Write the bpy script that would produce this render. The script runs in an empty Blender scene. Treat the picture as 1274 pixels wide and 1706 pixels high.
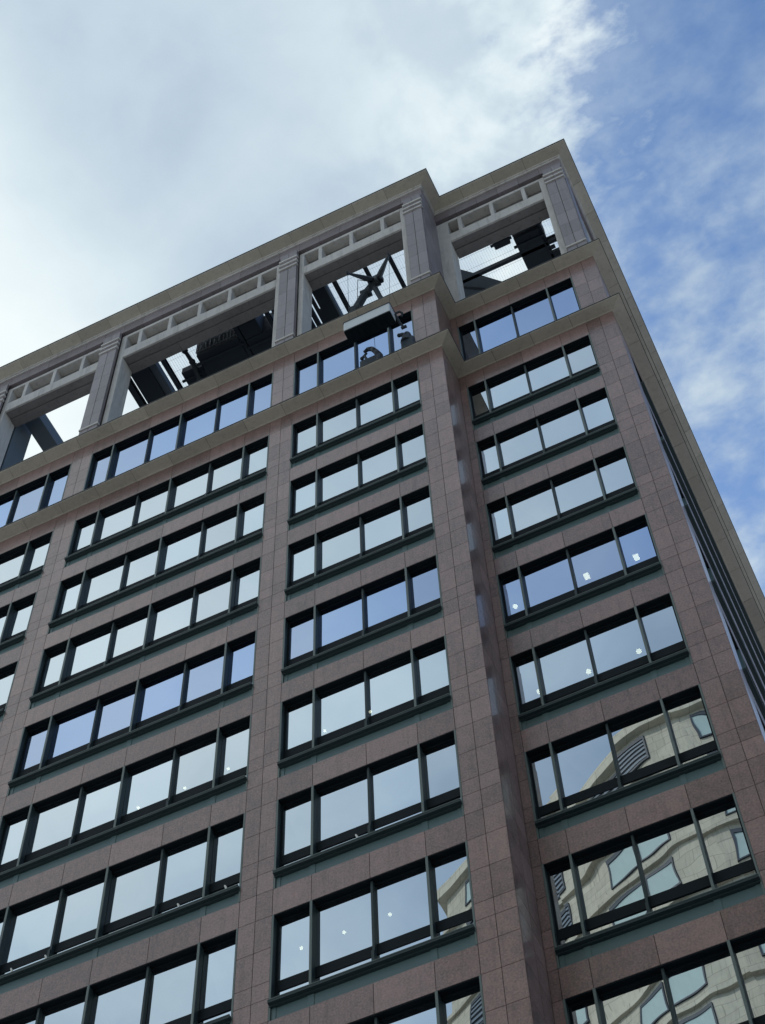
import bpy, bmesh, math, random
from mathutils import Vector, Matrix
random.seed(7)
S = bpy.context.scene
COL = S.collection
RAD = math.radians

# ------------------------------------------------------------------ camera
R_ = Vector((0.90180899, 0.43129012, -0.02700707))
U_ = Vector((0.38528211, -0.7741589, 0.50223072))
F_ = Vector((-0.19569938, 0.46332152, 0.86431182))
CAM = Vector((13.3185, -23.9231, -53.0689))
cd = bpy.data.cameras.new('camera')
cam = bpy.data.objects.new('camera', cd); COL.objects.link(cam)
cd.sensor_fit = 'HORIZONTAL'; cd.sensor_width = 36.0; cd.lens = 81.36
cd.clip_start = 0.1; cd.clip_end = 3000
m = Matrix((R_, U_, -F_)).transposed().to_4x4(); m.translation = CAM
cam.matrix_world = m
S.camera = cam

# ------------------------------------------------------------------ sky, sun, exposure
SUN_EL, SUN_AZ = 44.0, -38.0            # azimuth from +Y towards +X: behind the building, to the left
sdir = Vector((math.sin(RAD(SUN_AZ)) * math.cos(RAD(SUN_EL)), math.cos(RAD(SUN_AZ)) * math.cos(RAD(SUN_EL)), math.sin(RAD(SUN_EL))))
W = bpy.data.worlds.new('World'); S.world = W; W.use_nodes = True
nt = W.node_tree; nt.nodes.clear()
def N(tree, t, **kw):
    n = tree.nodes.new(t)
    for k, v in kw.items():
        if k.startswith('i_'):
            key = k[2:]
            n.inputs[int(key) if key.isdigit() else key].default_value = v
        else: setattr(n, k, v)
    return n
def MA(tree, op, a, b=None, c=None, clamp=False):
    n = tree.nodes.new('ShaderNodeMath'); n.operation = op; n.use_clamp = clamp
    for i, v in enumerate((a, b, c)):
        if v is None: continue
        if isinstance(v, (int, float)): n.inputs[i].default_value = v
        else: tree.links.new(v, n.inputs[i])
    return n.outputs[0]
def MR(tree, v, a, b, c=0.0, d=1.0, smooth=True):
    n = tree.nodes.new('ShaderNodeMapRange'); n.interpolation_type = 'SMOOTHSTEP' if smooth else 'LINEAR'
    tree.links.new(v, n.inputs[0])
    for i, x in zip((1, 2, 3, 4), (a, b, c, d)): n.inputs[i].default_value = x
    return n.outputs[0]
def MIX(tree, f, a, b, mode='MIX'):
    n = tree.nodes.new('ShaderNodeMix'); n.data_type = 'RGBA'; n.blend_type = mode
    for s, v in ((n.inputs[0], f), (n.inputs[6], a), (n.inputs[7], b)):
        if isinstance(v, (int, float, tuple)): s.default_value = v
        else: tree.links.new(v, s)
    return n.outputs[2]
sky = N(nt, 'ShaderNodeTexSky', sky_type='NISHITA', sun_disc=False, sun_elevation=RAD(SUN_EL), sun_rotation=RAD(SUN_AZ), air_density=1.3, dust_density=0.6, ozone_density=2.0)
tc = N(nt, 'ShaderNodeTexCoord'); sep = N(nt, 'ShaderNodeSeparateXYZ')
nt.links.new(tc.outputs['Generated'], sep.inputs[0])
zc = MA(nt, 'MAXIMUM', sep.outputs[2], 0.08)
px = MA(nt, 'DIVIDE', sep.outputs[0], zc); py = MA(nt, 'DIVIDE', sep.outputs[1], zc)
cmb = N(nt, 'ShaderNodeCombineXYZ'); nt.links.new(px, cmb.inputs[0]); nt.links.new(py, cmb.inputs[1])
def noise(tree, vec, scale, detail=6, rough=0.55, dist=0.0, off=(0, 0, 0), sc=(1, 1, 1), rot=0.0):
    mp = N(tree, 'ShaderNodeMapping'); mp.inputs[1].default_value = off; mp.inputs[3].default_value = sc; mp.inputs[2].default_value = (0, 0, rot)
    tree.links.new(vec, mp.inputs[0])
    n = N(tree, 'ShaderNodeTexNoise'); n.inputs['Scale'].default_value = scale; n.inputs['Detail'].default_value = detail
    n.inputs['Roughness'].default_value = rough; n.inputs['Distortion'].default_value = dist
    tree.links.new(mp.outputs[0], n.inputs['Vector'])
    return n.outputs[0]
V = cmb.outputs[0]
n_big = noise(nt, V, 5.0, 5, 0.5, 0.4, off=(1.3, 0.2, 0))
n_mid = noise(nt, V, 13.0, 7, 0.55, 0.15, off=(4.1, 2.2, 0))
n_fine = noise(nt, V, 26.0, 8, 0.60, 0.12, off=(0.1, 7.2, 0), sc=(1, 1.5, 1), rot=0.5)
# t grows to the right of the cloud bank's edge
t = MA(nt, 'SUBTRACT', MA(nt, 'ADD', px, MA(nt, 'MULTIPLY', MA(nt, 'SUBTRACT', py, 0.283), 0.54)), 0.015)
tn = MA(nt, 'ADD', t, MA(nt, 'MULTIPLY', MA(nt, 'SUBTRACT', n_fine, 0.5), 0.19))
bank = MR(nt, tn, -0.035, 0.062, 1.0, 0.0)
# thin wisps over the blue part
w1 = MR(nt, MA(nt, 'ADD', MA(nt, 'MULTIPLY', n_fine, 0.40), MA(nt, 'MULTIPLY', n_mid, 0.60)), 0.36, 0.70)
low = MR(nt, MA(nt, 'SUBTRACT', py, MA(nt, 'MULTIPLY', px, 0.6)), 0.24, 0.52, 0.22, 1.0)
wisp = MA(nt, 'MULTIPLY', w1, low, clamp=True)
cover = MA(nt, 'MAXIMUM', bank, wisp, clamp=True)
# cloud brightness
b0 = MA(nt, 'ADD', 0.61, MA(nt, 'MULTIPLY', MA(nt, 'SUBTRACT', n_big, 0.5), 0.34))
b1 = MA(nt, 'ADD', b0, MA(nt, 'MULTIPLY', MA(nt, 'SUBTRACT', n_mid, 0.5), 0.26))
left = MR(nt, px, -0.24, -0.42, 0.0, 0.42)
front = MR(nt, py, -0.1, 0.1)
left = MA(nt, 'MULTIPLY', left, front)
edge = MA(nt, 'MULTIPLY', MR(nt, t, -0.19, -0.04), MR(nt, t, 0.05, -0.01))
edge = MA(nt, 'MULTIPLY', edge, MR(nt, n_mid, 0.40, 0.64, 0.02, 0.26))
back = MA(nt, 'MULTIPLY', MR(nt, py, -0.2, -0.5), MR(nt, px, -0.05, -0.5, -0.10, 0.38))
b2 = MA(nt, 'ADD', MA(nt, 'ADD', MA(nt, 'ADD', b1, left), edge), back)
b2 = MA(nt, 'SUBTRACT', b2, MR(nt, py, -0.62, -0.86, 0.0, 0.36))
ramp = N(nt, 'ShaderNodeValToRGB'); nt.links.new(b2, ramp.inputs[0])
e = ramp.color_ramp.elements
e[0].position = 0.25; e[0].color = (0.30, 0.40, 0.53, 1)
e[1].position = 1.0; e[1].color = (0.90, 0.985, 1.0, 1)
x = ramp.color_ramp.elements.new(0.5); x.color = (0.46, 0.575, 0.70, 1)
x = ramp.color_ramp.elements.new(0.75); x.color = (0.68, 0.80, 0.87, 1)
SKY_K = 0.10
cl = MIX(nt, 1.0, ramp.outputs[0], (10.0, 10.0, 10.0, 1), 'MULTIPLY')
skc = MIX(nt, 1.0, sky.outputs[0], (0.88, 1.12, 1.36, 1), 'MULTIPLY')
mixc = MIX(nt, cover, skc, cl)
bg = N(nt, 'ShaderNodeBackground'); bg.inputs[1].default_value = SKY_K
wo = N(nt, 'ShaderNodeOutputWorld')
nt.links.new(mixc, bg.inputs[0]); nt.links.new(bg.outputs[0], wo.inputs[0])
sl = bpy.data.lights.new('sun', 'SUN'); sl.energy = 2.0; sl.angle = RAD(0.6); sl.color = (1.0, 0.95, 0.87)
so = bpy.data.objects.new('sun', sl); COL.objects.link(so)
so.rotation_euler = (-sdir).to_track_quat('-Z', 'Y').to_euler()
S.view_settings.view_transform = 'Standard'; S.view_settings.look = 'None'
S.view_settings.exposure = 0.0; S.view_settings.gamma = 1.0
S.render.engine = 'CYCLES'
S.render.resolution_x = 765; S.render.resolution_y = 1024

# ------------------------------------------------------------------ materials
def newmat(name):
    mt = bpy.data.materials.new(name); mt.use_nodes = True
    return mt, mt.node_tree, mt.node_tree.nodes['Principled BSDF']
def course_lines(t_, o):
    sp = N(t_, 'ShaderNodeSeparateXYZ'); t_.links.new(o, sp.inputs[0]); cb = N(t_, 'ShaderNodeCombineXYZ')
    t_.links.new(MA(t_, 'SUBTRACT', sp.outputs[0], MA(t_, 'MULTIPLY', sp.outputs[1], 0.4)), cb.inputs[0]); t_.links.new(sp.outputs[2], cb.inputs[1])
    b = N(t_, 'ShaderNodeTexBrick'); t_.links.new(cb.outputs[0], b.inputs['Vector'])
    b.inputs['Color1'].default_value = (1, 1, 1, 1); b.inputs['Color2'].default_value = (0.88, 0.88, 0.88, 1); b.inputs['Mortar'].default_value = (0.62, 0.62, 0.62, 1)
    b.inputs['Scale'].default_value = 1.0; b.inputs['Mortar Size'].default_value = 0.022; b.inputs['Brick Width'].default_value = 1.5; b.inputs['Row Height'].default_value = 0.78
    bw = N(t_, 'ShaderNodeRGBToBW'); t_.links.new(b.outputs['Color'], bw.inputs[0]); return bw.outputs[0]
def stone(name, base, rough=0.4, speck=0.35, tone=0.22, spec=0.5, coat=0.0, scale=60.0, stain=0.10, course=False):
    mt, t_, b = newmat(name)
    tc = N(t_, 'ShaderNodeTexCoord'); o = tc.outputs['Object']
    at = N(t_, 'ShaderNodeAttribute', attribute_name='tone')
    f1 = noise(t_, o, scale, 3, 0.7); f2 = noise(t_, o, scale * 0.22, 4, 0.6); f3 = noise(t_, o, 0.9, 5, 0.6, 0.5)
    v = MA(t_, 'ADD', 1.0, MA(t_, 'MULTIPLY', MA(t_, 'SUBTRACT', f1, 0.5), speck * 2))
    v = MA(t_, 'ADD', v, MA(t_, 'MULTIPLY', MA(t_, 'SUBTRACT', f2, 0.5), speck))
    v = MA(t_, 'ADD', v, MA(t_, 'MULTIPLY', MA(t_, 'SUBTRACT', f3, 0.5), stain * 3))
    v = MA(t_, 'ADD', v, MA(t_, 'MULTIPLY', MA(t_, 'SUBTRACT', at.outputs['Fac'], 0.5), tone))
    f4 = noise(t_, o, 1.0, 5, 0.65, 0.2, sc=(5.5, 5.5, 0.45))
    v = MA(t_, 'MULTIPLY', v, MR(t_, f4, 0.30, 0.52, 1.0 - 1.3 * stain, 1.0))
    if course: v = MA(t_, 'MULTIPLY', v, course_lines(t_, o))
    hs = N(t_, 'ShaderNodeHueSaturation'); hs.inputs['Color'].default_value = base + (1,)
    t_.links.new(v, hs.inputs['Value'])
    t_.links.new(MA(t_, 'ADD', 0.75, MA(t_, 'MULTIPLY', f2, 0.5)), hs.inputs['Saturation'])
    t_.links.new(hs.outputs[0], b.inputs['Base Color'])
    t_.links.new(MA(t_, 'ADD', rough - 0.06, MA(t_, 'MULTIPLY', f3, 0.14)), b.inputs['Roughness'])
    b.inputs['Specular IOR Level'].default_value = spec
    b.inputs['Coat Weight'].default_value = coat; b.inputs['Coat Roughness'].default_value = 0.06
    bp = N(t_, 'ShaderNodeBump'); bp.inputs['Strength'].default_value = 0.05; bp.inputs['Distance'].default_value = 0.01
    t_.links.new(f1, bp.inputs['Height']); t_.links.new(bp.outputs[0], b.inputs['Normal'])
    return mt
def metal(name, base, rough=0.4, metallic=0.0, spec=0.5, var=0.25):
    mt, t_, b = newmat(name)
    tc = N(t_, 'ShaderNodeTexCoord'); o = tc.outputs['Object']
    f = noise(t_, o, 2.5, 6, 0.65, 0.4, sc=(1, 1, 0.4)); g = noise(t_, o, 25, 3, 0.6)
    hs = N(t_, 'ShaderNodeHueSaturation'); hs.inputs['Color'].default_value = base + (1,)
    v = MA(t_, 'ADD', 1.0 - var / 2, MA(t_, 'ADD', MA(t_, 'MULTIPLY', f, var), MA(t_, 'MULTIPLY', MA(t_, 'SUBTRACT', g, 0.5), var * 0.4)))
    t_.links.new(v, hs.inputs['Value']); t_.links.new(hs.outputs[0], b.inputs['Base Color'])
    t_.links.new(MA(t_, 'ADD', rough - 0.08, MA(t_, 'MULTIPLY', f, 0.16)), b.inputs['Roughness'])
    b.inputs['Metallic'].default_value = metallic; b.inputs['Specular IOR Level'].default_value = spec
    return mt
def glass(name, tint, refl=0.78, seed=0.0, trans=(0.30, 0.36, 0.36), wav=0.125):
    mt = bpy.data.materials.new(name); mt.use_nodes = True; t_ = mt.node_tree; t_.nodes.clear()
    tc = N(t_, 'ShaderNodeTexCoord'); gm = N(t_, 'ShaderNodeNewGeometry')
    n1 = noise(t_, gm.outputs['Position'], 0.50, 1, 0.35, 0.4, off=(seed, seed * 2, 0), sc=(1.0, 1.0, 0.8))
    bp = N(t_, 'ShaderNodeBump'); bp.inputs['Strength'].default_value = wav; bp.inputs['Distance'].default_value = 0.05
    t_.links.new(n1, bp.inputs['Height'])
    gl = N(t_, 'ShaderNodeBsdfAnisotropic') if False else N(t_, 'ShaderNodeBsdfGlossy')
    oi = N(t_, 'ShaderNodeObjectInfo'); hs = N(t_, 'ShaderNodeHueSaturation'); hs.inputs['Color'].default_value = tint + (1,)
    t_.links.new(MA(t_, 'ADD', 0.94, MA(t_, 'MULTIPLY', oi.outputs['Random'], 0.12)), hs.inputs['Value'])
    t_.links.new(MA(t_, 'ADD', 0.88, MA(t_, 'MULTIPLY', oi.outputs['Random'], 0.3)), hs.inputs['Saturation'])
    t_.links.new(hs.outputs[0], gl.inputs['Color']); gl.inputs['Roughness'].default_value = 0.0
    t_.links.new(bp.outputs[0], gl.inputs['Normal'])
    tr = N(t_, 'ShaderNodeBsdfTransparent'); tr.inputs[0].default_value = trans + (1,)
    fr = N(t_, 'ShaderNodeLayerWeight'); fr.inputs[0].default_value = 0.35
    fac = MA(t_, 'ADD', refl, MA(t_, 'MULTIPLY', fr.outputs['Fresnel'], (1 - refl) * 0.35), clamp=True)
    mx = N(t_, 'ShaderNodeMixShader'); t_.links.new(fac, mx.inputs[0]); t_.links.new(tr.outputs[0], mx.inputs[1]); t_.links.new(gl.outputs[0], mx.inputs[2])
    ou = N(t_, 'ShaderNodeOutputMaterial'); t_.links.new(mx.outputs[0], ou.inputs[0])
    return mt
def emit(name, colr, k):
    mt, t_, b = newmat(name)
    b.inputs['Base Color'].default_value = colr + (1,); b.inputs['Emission Color'].default_value = colr + (1,); b.inputs['Emission Strength'].default_value = k
    return mt
GRAN = stone('red_granite', (0.258, 0.170, 0.163), 0.34, 0.85, 0.40, 0.5, 0.30, 19.0, 0.16)
GREY = stone('grey_granite', (0.235, 0.205, 0.228), 0.45, 0.34, 0.26, 0.5, 0.08, 42.0)
KHAKI = stone('buff_granite', (0.465, 0.438, 0.392), 0.5, 0.26, 0.20, 0.4, 0.0, 42.0)
CAST = stone('pale_precast', (0.58, 0.57, 0.57), 0.7, 0.08, 0.08, 0.35, 0.0, 30.0, 0.16)
BEAMC = stone('shaded_grey_precast', (0.22, 0.215, 0.225), 0.75, 0.08, 0.10, 0.3, 0.0, 30.0, 0.16)  # darker precast, with the shade of the crown soffits put into its colour
JOINT = stone('mortar', (0.055, 0.045, 0.045), 0.9, 0.1, 0.0, 0.2, 0.0)
BEIGE = stone('limestone', (0.52, 0.485, 0.385), 0.8, 0.10, 0.20, 0.3, 0.0, 20.0, 0.15, True)
GREEN = metal('green_grey_metal', (0.092, 0.158, 0.176), 0.45)
RAIL = metal('dark_green_metal', (0.026, 0.045, 0.052), 0.5, spec=0.3)
TRIM = metal('pale_green_metal', (0.125, 0.165, 0.165), 0.5)
DARK = metal('dark_bronze_metal', (0.008, 0.014, 0.020), 0.6, spec=0.12)
CAP = metal('cap_metal', (0.03, 0.03, 0.032), 0.5)
STEEL = metal('dark_steel', (0.018, 0.030, 0.046), 0.6)
BLUE = metal('blue_grey_steel', (0.12, 0.155, 0.19), 0.6)
ALU = metal('aluminium', (0.60, 0.65, 0.70), 0.45, 0.05)
INT = stone('office_ceiling', (0.20, 0.21, 0.20), 0.9, 0.03, 0.0, 0.1)
GL = [glass('clear_reflective_glass', (0.71, 0.785, 0.85)), glass('blue_reflective_glass', (0.46, 0.57, 0.80), 0.74)]
LAMP = emit('lamp_glow', (1.0, 0.90, 0.62), 10.0)
WHITE = metal('white_enamel', (0.75, 0.76, 0.74), 0.4, var=0.1)

# ------------------------------------------------------------------ helpers
def new_bm():
    bm = bmesh.new(); bm.faces.layers.float.new('tone'); return bm
def box(bm, x0, x1, y0, y1, z0, z1, tone=None):
    if tone is None: tone = random.random()
    L = bm.faces.layers.float['tone']
    v = [bm.verts.new((x, y, z)) for x in (x0, x1) for y in (y0, y1) for z in (z0, z1)]
    for q in ((0, 1, 3, 2), (4, 6, 7, 5), (0, 4, 5, 1), (2, 3, 7, 6), (0, 2, 6, 4), (1, 5, 7, 3)):
        f = bm.faces.new([v[i] for i in q]); f[L] = tone
def prism(bm, a, b, r0, r1=None, n=10, tone=0.5):
    r1 = r0 if r1 is None else r1
    a = Vector(a); b = Vector(b); d = (b - a).normalized()
    s = d.orthogonal().normalized(); u = d.cross(s); L = bm.faces.layers.float['tone']
    A = []; B = []
    for i in range(n):
        q = math.tau * i / n; o = s * math.cos(q) + u * math.sin(q)
        A.append(bm.verts.new(a + o * r0)); B.append(bm.verts.new(b + o * r1))
    for i in range(n):
        j = (i + 1) % n; bm.faces.new((A[i], A[j], B[j], B[i]))[L] = tone
    bm.faces.new(A[::-1])[L] = tone; bm.faces.new(B)[L] = tone
def tube(bm, pts, r, n=10):
    for i in range(len(pts) - 1): 
        r0 = r[i] if isinstance(r, (list, tuple)) else r; r1 = r[i + 1] if isinstance(r, (list, tuple)) else r
        prism(bm, pts[i], pts[i + 1], r0, r1, n)
def ball(bm, c, r, n=12):
    ret = bmesh.ops.create_uvsphere(bm, u_segments=n, v_segments=n // 2 + 2, radius=r)
    for v in ret['verts']: v.co += Vector(c)
def link(name, bm, mat, parent=None, loc=(0, 0, 0), rz=0.0, bevel=0.0, smooth=False, **props):
    bmesh.ops.recalc_face_normals(bm, faces=bm.faces[:])
    me = bpy.data.meshes.new(name); bm.to_mesh(me); bm.free()
    for mt in (mat if isinstance(mat, (list, tuple)) else (mat,)): me.materials.append(mt)
    if smooth:
        for p in me.polygons: p.use_smooth = True
    o = bpy.data.objects.new(name, me); COL.objects.link(o)
    o.location = loc; o.rotation_euler = (0, 0, rz); o.parent = parent
    if bevel:
        md = o.modifiers.new('bevel', 'BEVEL'); md.width = bevel; md.segments = 2; md.limit_method = 'ANGLE'
    for k, v in props.items(): o[k] = v
    return o
def thing(name, label, cat, loc=(0, 0, 0), rz=0.0, group=None):
    o = bpy.data.objects.new(name, None); COL.objects.link(o); o.location = loc; o.rotation_euler = (0, 0, rz)
    o['label'] = label; o['category'] = cat
    if group: o['group'] = group
    return o
def tag(o, label, cat, group=None):
    o['label'] = label; o['category'] = cat
    if group: o['group'] = group
    return o

# facade frames: origin + rotation, local x along the wall, local y into the building
SD = 1.381
PX, WX = 5.75, 11.5
LX = -15.2
ZG = -54.7
H, HO = 4.0, 3.155
NR = 10
bld = thing('office_tower', 'tall reddish granite office tower with ribbon windows and an open stone colonnade at its top', 'building', (0, 0, ZG))
BL = (0, 0, -ZG)     # child offset
def L(o):            # children sit in the parent's frame
    return o
class Fr:
    def __init__(s, ox, oy, rz): s.ox, s.oy, s.rz = ox, oy, rz; s.c, s.s = math.cos(rz), math.sin(rz)
    def at(s, u, w=0.0, z=0.0): return (s.ox + u * s.c - w * s.s, s.oy + u * s.s + w * s.c, z - ZG)
FRONT = Fr(0, 0, 0); WING = Fr(0, SD, 0); LWING = Fr(0, SD, 0); SIDE = Fr(WX, SD, RAD(90))
G = 0.007
TH = 0.03
def fpanel(bm, x0, x1, z0, z1, y=0.0, th=TH, tone=None):
    box(bm, x0 + G, x1 - G, y, y + th, z0 + G, z1 - G, tone)

# ------------------------------------------------------------------ stone parts
zj = [0.0, -1.0, -2.0, -2.5, -3.15]
def pier(fr, u0, u1, z0, z1, left_ret=0.0, right_ret=0.0, name='stone_pier', mat=GRAN, splits=None, levels=None, depth=0.5):
    """panelled pier, front at w=0; *_ret: depth of a panelled return on that side"""
    bm = new_bm()
    us = splits or [u0, (u0 + u1) / 2, u1]
    lv = levels
    if lv is None:
        lv = [z0, z1]
        k = 1
        for r in range(1, NR + 4):
            for q in zj:
                z = -H * (r - 1) + q
                if z0 + 0.1 < z < z1 - 0.1: lv.append(z)
        lv = sorted(set(lv))
    a = (TH if left_ret else 0.0); b = (TH if right_ret else 0.0)
    for i in range(len(us) - 1):
        for j in range(len(lv) - 1):
            fpanel(bm, us[i], us[i + 1], lv[j], lv[j + 1])
    for ret, xx in ((left_ret, u0), (right_ret, u1)):
        if not ret: continue
        sgn = 1 if xx == u1 else -1
        for j in range(len(lv) - 1):
            n = 2 if ret > 1 else 1
            for q in range(n):
                w0 = TH + (ret - TH) * q / n; w1 = TH + (ret - TH) * (q + 1) / n
                xa, xb = (xx - TH, xx) if sgn > 0 else (xx, xx + TH)
                box(bm, xa, xb, w0 + G, w1 - G, lv[j] + G, lv[j + 1] - G)
    nf = len(bm.faces)
    w_end = max(left_ret, right_ret, depth)
    box(bm, u0 + 0.012, u1 - 0.012, 0.012, w_end, z0, z1, 0.5)
    for f in bm.faces[:]: pass
    bm.faces.ensure_lookup_table()
    for f in bm.faces[nf:]: f.material_index = 1
    return link(name, bm, (mat, JOINT), bld, fr.at(0), fr.rz)
def band(fr, us, z0, z1, depth=0.3, mat=GRAN, name='stone_band', y=0.0):
    """spandrel band: panels between the given joints, with an underside"""
    bm = new_bm()
    for i in range(len(us) - 1):
        box(bm, us[i] + G, us[i + 1] - G, y, y + 0.16, z0, z1 - G)
    nf = len(bm.faces)
    box(bm, us[0], us[-1], y + 0.012, y + depth, z0 + 0.012, z1 - 0.02, 0.5)
    bm.faces.ensure_lookup_table()
    for f in bm.faces[nf:]: f.material_index = 1
    return link(name, bm, (mat, JOINT), bld, fr.at(0), fr.rz)

# ------------------------------------------------------------------ window builder
GD = 0.19
def copy_obj(o, parent, dz=0.0):
    c = o.copy(); COL.objects.link(c); c.parent = parent
    if parent is bld: c.location.z += dz
    return c
def window(fr, u0, u1, fins, h=HO, zt=0.0, gi=0, attic=False, ribbon=False):
    """fins: list of (u, heavy)"""
    W_ = u1 - u0
    loc = fr.at(u0, 0, zt)
    zr = -(h - 0.335)                      # underside of the rail
    zb = -h
    bm = new_bm()
    # edge trims, head, back frame
    tr = 0.045
    for a, b in ((0, tr), (W_ - tr, W_)):
        box(bm, a, b, -0.004, 0.022, zb, 0)
    nf = len(bm.faces)
    box(bm, 0, tr, 0.0225, GD - 0.02, zb, 0); box(bm, W_ - tr, W_, 0.0225, GD - 0.02, zb, 0)
    box(bm, tr, W_ - tr, 0.010, GD - 0.02, -0.035, -0.001)
    bm.faces.ensure_lookup_table()
    for i, f in enumerate(bm.faces[nf:]): f.material_index = 2 if i < 12 else 1
    root = link('window', bm, (TRIM, DARK, RAIL), bld, loc, fr.rz)
    bm = new_bm()
    box(bm, tr, W_ - tr, GD - 0.02, GD + 0.03, -0.10, -0.036)
    box(bm, tr, tr + 0.05, GD - 0.02, GD + 0.03, zb, -0.10); box(bm, W_ - tr - 0.05, W_ - tr, GD - 0.02, GD + 0.03, zb, -0.10)
    if not attic:
        box(bm, tr + 0.05, W_ - tr - 0.05, GD - 0.012, GD + 0.03, -2.21, -1.90)
    link('frame', bm, DARK, root)
    edges = [0.0] + [f[0] - u0 for f in fins] + [W_]
    for i in range(len(edges) - 1):
        bm = new_bm()
        a, b = edges[i] + (0.03 if i else 0.09), edges[i + 1] - (0.03 if i < len(edges) - 2 else 0.09)
        Lr = bm.faces.layers.float['tone']
        dy = random.uniform(-0.004, 0.004); dx = random.uniform(-0.003, 0.003)
        vs = [bm.verts.new(p) for p in ((a, GD + 0.004 + dx, -0.09), (b, GD + 0.004 - dx, -0.09), (b, GD + 0.012 + dy, zb), (a, GD + 0.012 + dy, zb))]
        vb = [bm.verts.new(Vector(v.co) + Vector((0, 0.008, 0))) for v in vs]
        bm.faces.new(vs); 
        pane = link('pane', bm, GL[gi], root) if False else None
        for v in vb: bm.verts.remove(v)
        pane = link('pane', bm, GL[gi], root)
    for (u, heavy) in fins:
        bm = new_bm(); x = u - u0
        if heavy:
            box(bm, x - 0.03, x + 0.03, -0.01, 0.012, zr + 0.10, 0)
            nf = len(bm.faces); box(bm, x - 0.027, x + 0.027, 0.0125, GD + 0.002, zr + 0.10, -0.036)
            bm.faces.ensure_lookup_table()
            for f in bm.faces[nf:]: f.material_index = 1
            link('fin', bm, (TRIM, GREEN if fr is SIDE else RAIL), root)
        else:
            box(bm, x - 0.028, x + 0.028, 0.07, GD + 0.002, zr + 0.10, -0.036)
            box(bm, x - 0.034, x + 0.034, 0.02, 0.068, zr + 0.10, zr + 0.62)
            link('fin', bm, RAIL, root)
    if not attic:
        bm = new_bm()   # rail with a sloped nose
        prof = [(GD - 0.03, zr + 0.158), (-0.095, zr + 0.158), (-0.10, zr + 0.15), (-0.10, zr + 0.085), (-0.02, zr + 0.07), (-0.02, zr + 0.03), (0.03, zr + 0.02), (GD - 0.03, zr + 0.02)]
        A = [bm.verts.new((tr * 0.5, p[0], p[1])) for p in prof]; B = [bm.verts.new((W_ - tr * 0.5, p[0], p[1])) for p in prof]
        for i in range(len(prof)):
            j = (i + 1) % len(prof); bm.faces.new((A[i], A[j], B[j], B[i]))
        bm.faces.new(A); bm.faces.new(B)
        link('sill_rail', bm, RAIL, root)
        bm = new_bm(); box(bm, tr * 0.5, W_ - tr * 0.5, -0.108, -0.07, zr + 0.1585, zr + 0.176); link('sill_nosing', bm, TRIM, root)
        bm = new_bm()   # spandrel panel: raised stiles at the fins around sunk panels
        zz = zr + 0.018
        box(bm, tr, W_ - tr, 0.050, 0.13, zb, zz)
        st = [f[0] - u0 for f in fins if f[1]]
        for x in st: box(bm, x - 0.075, x + 0.075, 0.034, 0.0495, zb + 0.001, zz - 0.001)
        for x in (tr + 0.06, W_ - tr - 0.06): box(bm, x - 0.055, x + 0.055, 0.034, 0.0495, zb + 0.001, zz - 0.001)
        link('spandrel_panel', bm, GREEN, root)
    return root
def copy_window(root, dz, gi=None):
    r = root.copy(); COL.objects.link(r); r.location = root.location.copy(); r.location.z += dz
    for ch in list(root.children):
        c = ch.copy(); COL.objects.link(c); c.parent = r
        if ch.name.startswith('pane'):
            c.rotation_euler = (random.uniform(-0.0022, 0.0022), 0, random.uniform(-0.0018, 0.0018))
            if gi is not None:
                c.material_slots[0].link = 'OBJECT'; c.material_slots[0].material = GL[gi]
    return r
BAYS = {
    'A': (FRONT, -14.27, -9.47, [(-13.40, 1), (-11.95, 0), (-10.50, 1)]),
    'B': (FRONT, -8.60, -0.86, [(-7.64, 1), (-6.10, 0), (-4.74, 1), (-3.22, 0), (-1.86, 1)]),
    'C': (FRONT, 0.0, 4.80, [(0.98, 1), (2.44, 0), (3.82, 1)]),
    'D': (WING, 5.99, 10.52, [(6.67, 1), (8.10, 0), (9.53, 1)]),
    'L': (WING, -20.10, -15.44, [(-19.1, 1), (-17.6, 0), (-16.1, 1)]),
}
for kname, (fr, u0, u1, fins) in BAYS.items():
    w = window(fr, u0, u1, fins, zt=0.0)
    for r in range(2, NR + 1):
        copy_window(w, -H * (r - 1), 1 if r == 4 else None)
    window(fr, u0, u1, fins, h=3.70, zt=5.0, gi=1, attic=True)
    us = [u0] + [f[0] for f in fins] + [u1]
    for r in range(1, NR + 1):
        zt = -H * (r - 1)
        if r > 1: band(fr, us, zt, zt + H - HO)
    band(fr, us, 0.0, 0.93)
    band(fr, us, 5.0, 5.93)
# side: longer curtain-wall bays
sb = [(1.05, 15.2), (16.2, 30.0), (31.0, 45.0)]
for (a, b) in sb:
    n = round((b - a) / 1.45); fins = [(a + (b - a) * i / n, i % 2) for i in range(1, n)]
    w = window(SIDE, a, b, fins, zt=0.0, h=HO)
    for r in range(2, NR + 1): copy_window(w, -H * (r - 1))
    window(SIDE, a, b, fins, h=3.70, zt=5.0, attic=True)
    us = [a] + [f[0] for f in fins] + [b]
    for r in range(2, NR + 1): band(SIDE, us, -H * (r - 1), -H * (r - 1) + H - HO, mat=GREEN if False else GRAN)
    band(SIDE, us, 0.0, 0.93); band(SIDE, us, 5.0, 5.93)
ZB = -H * (NR - 1) - HO
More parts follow.
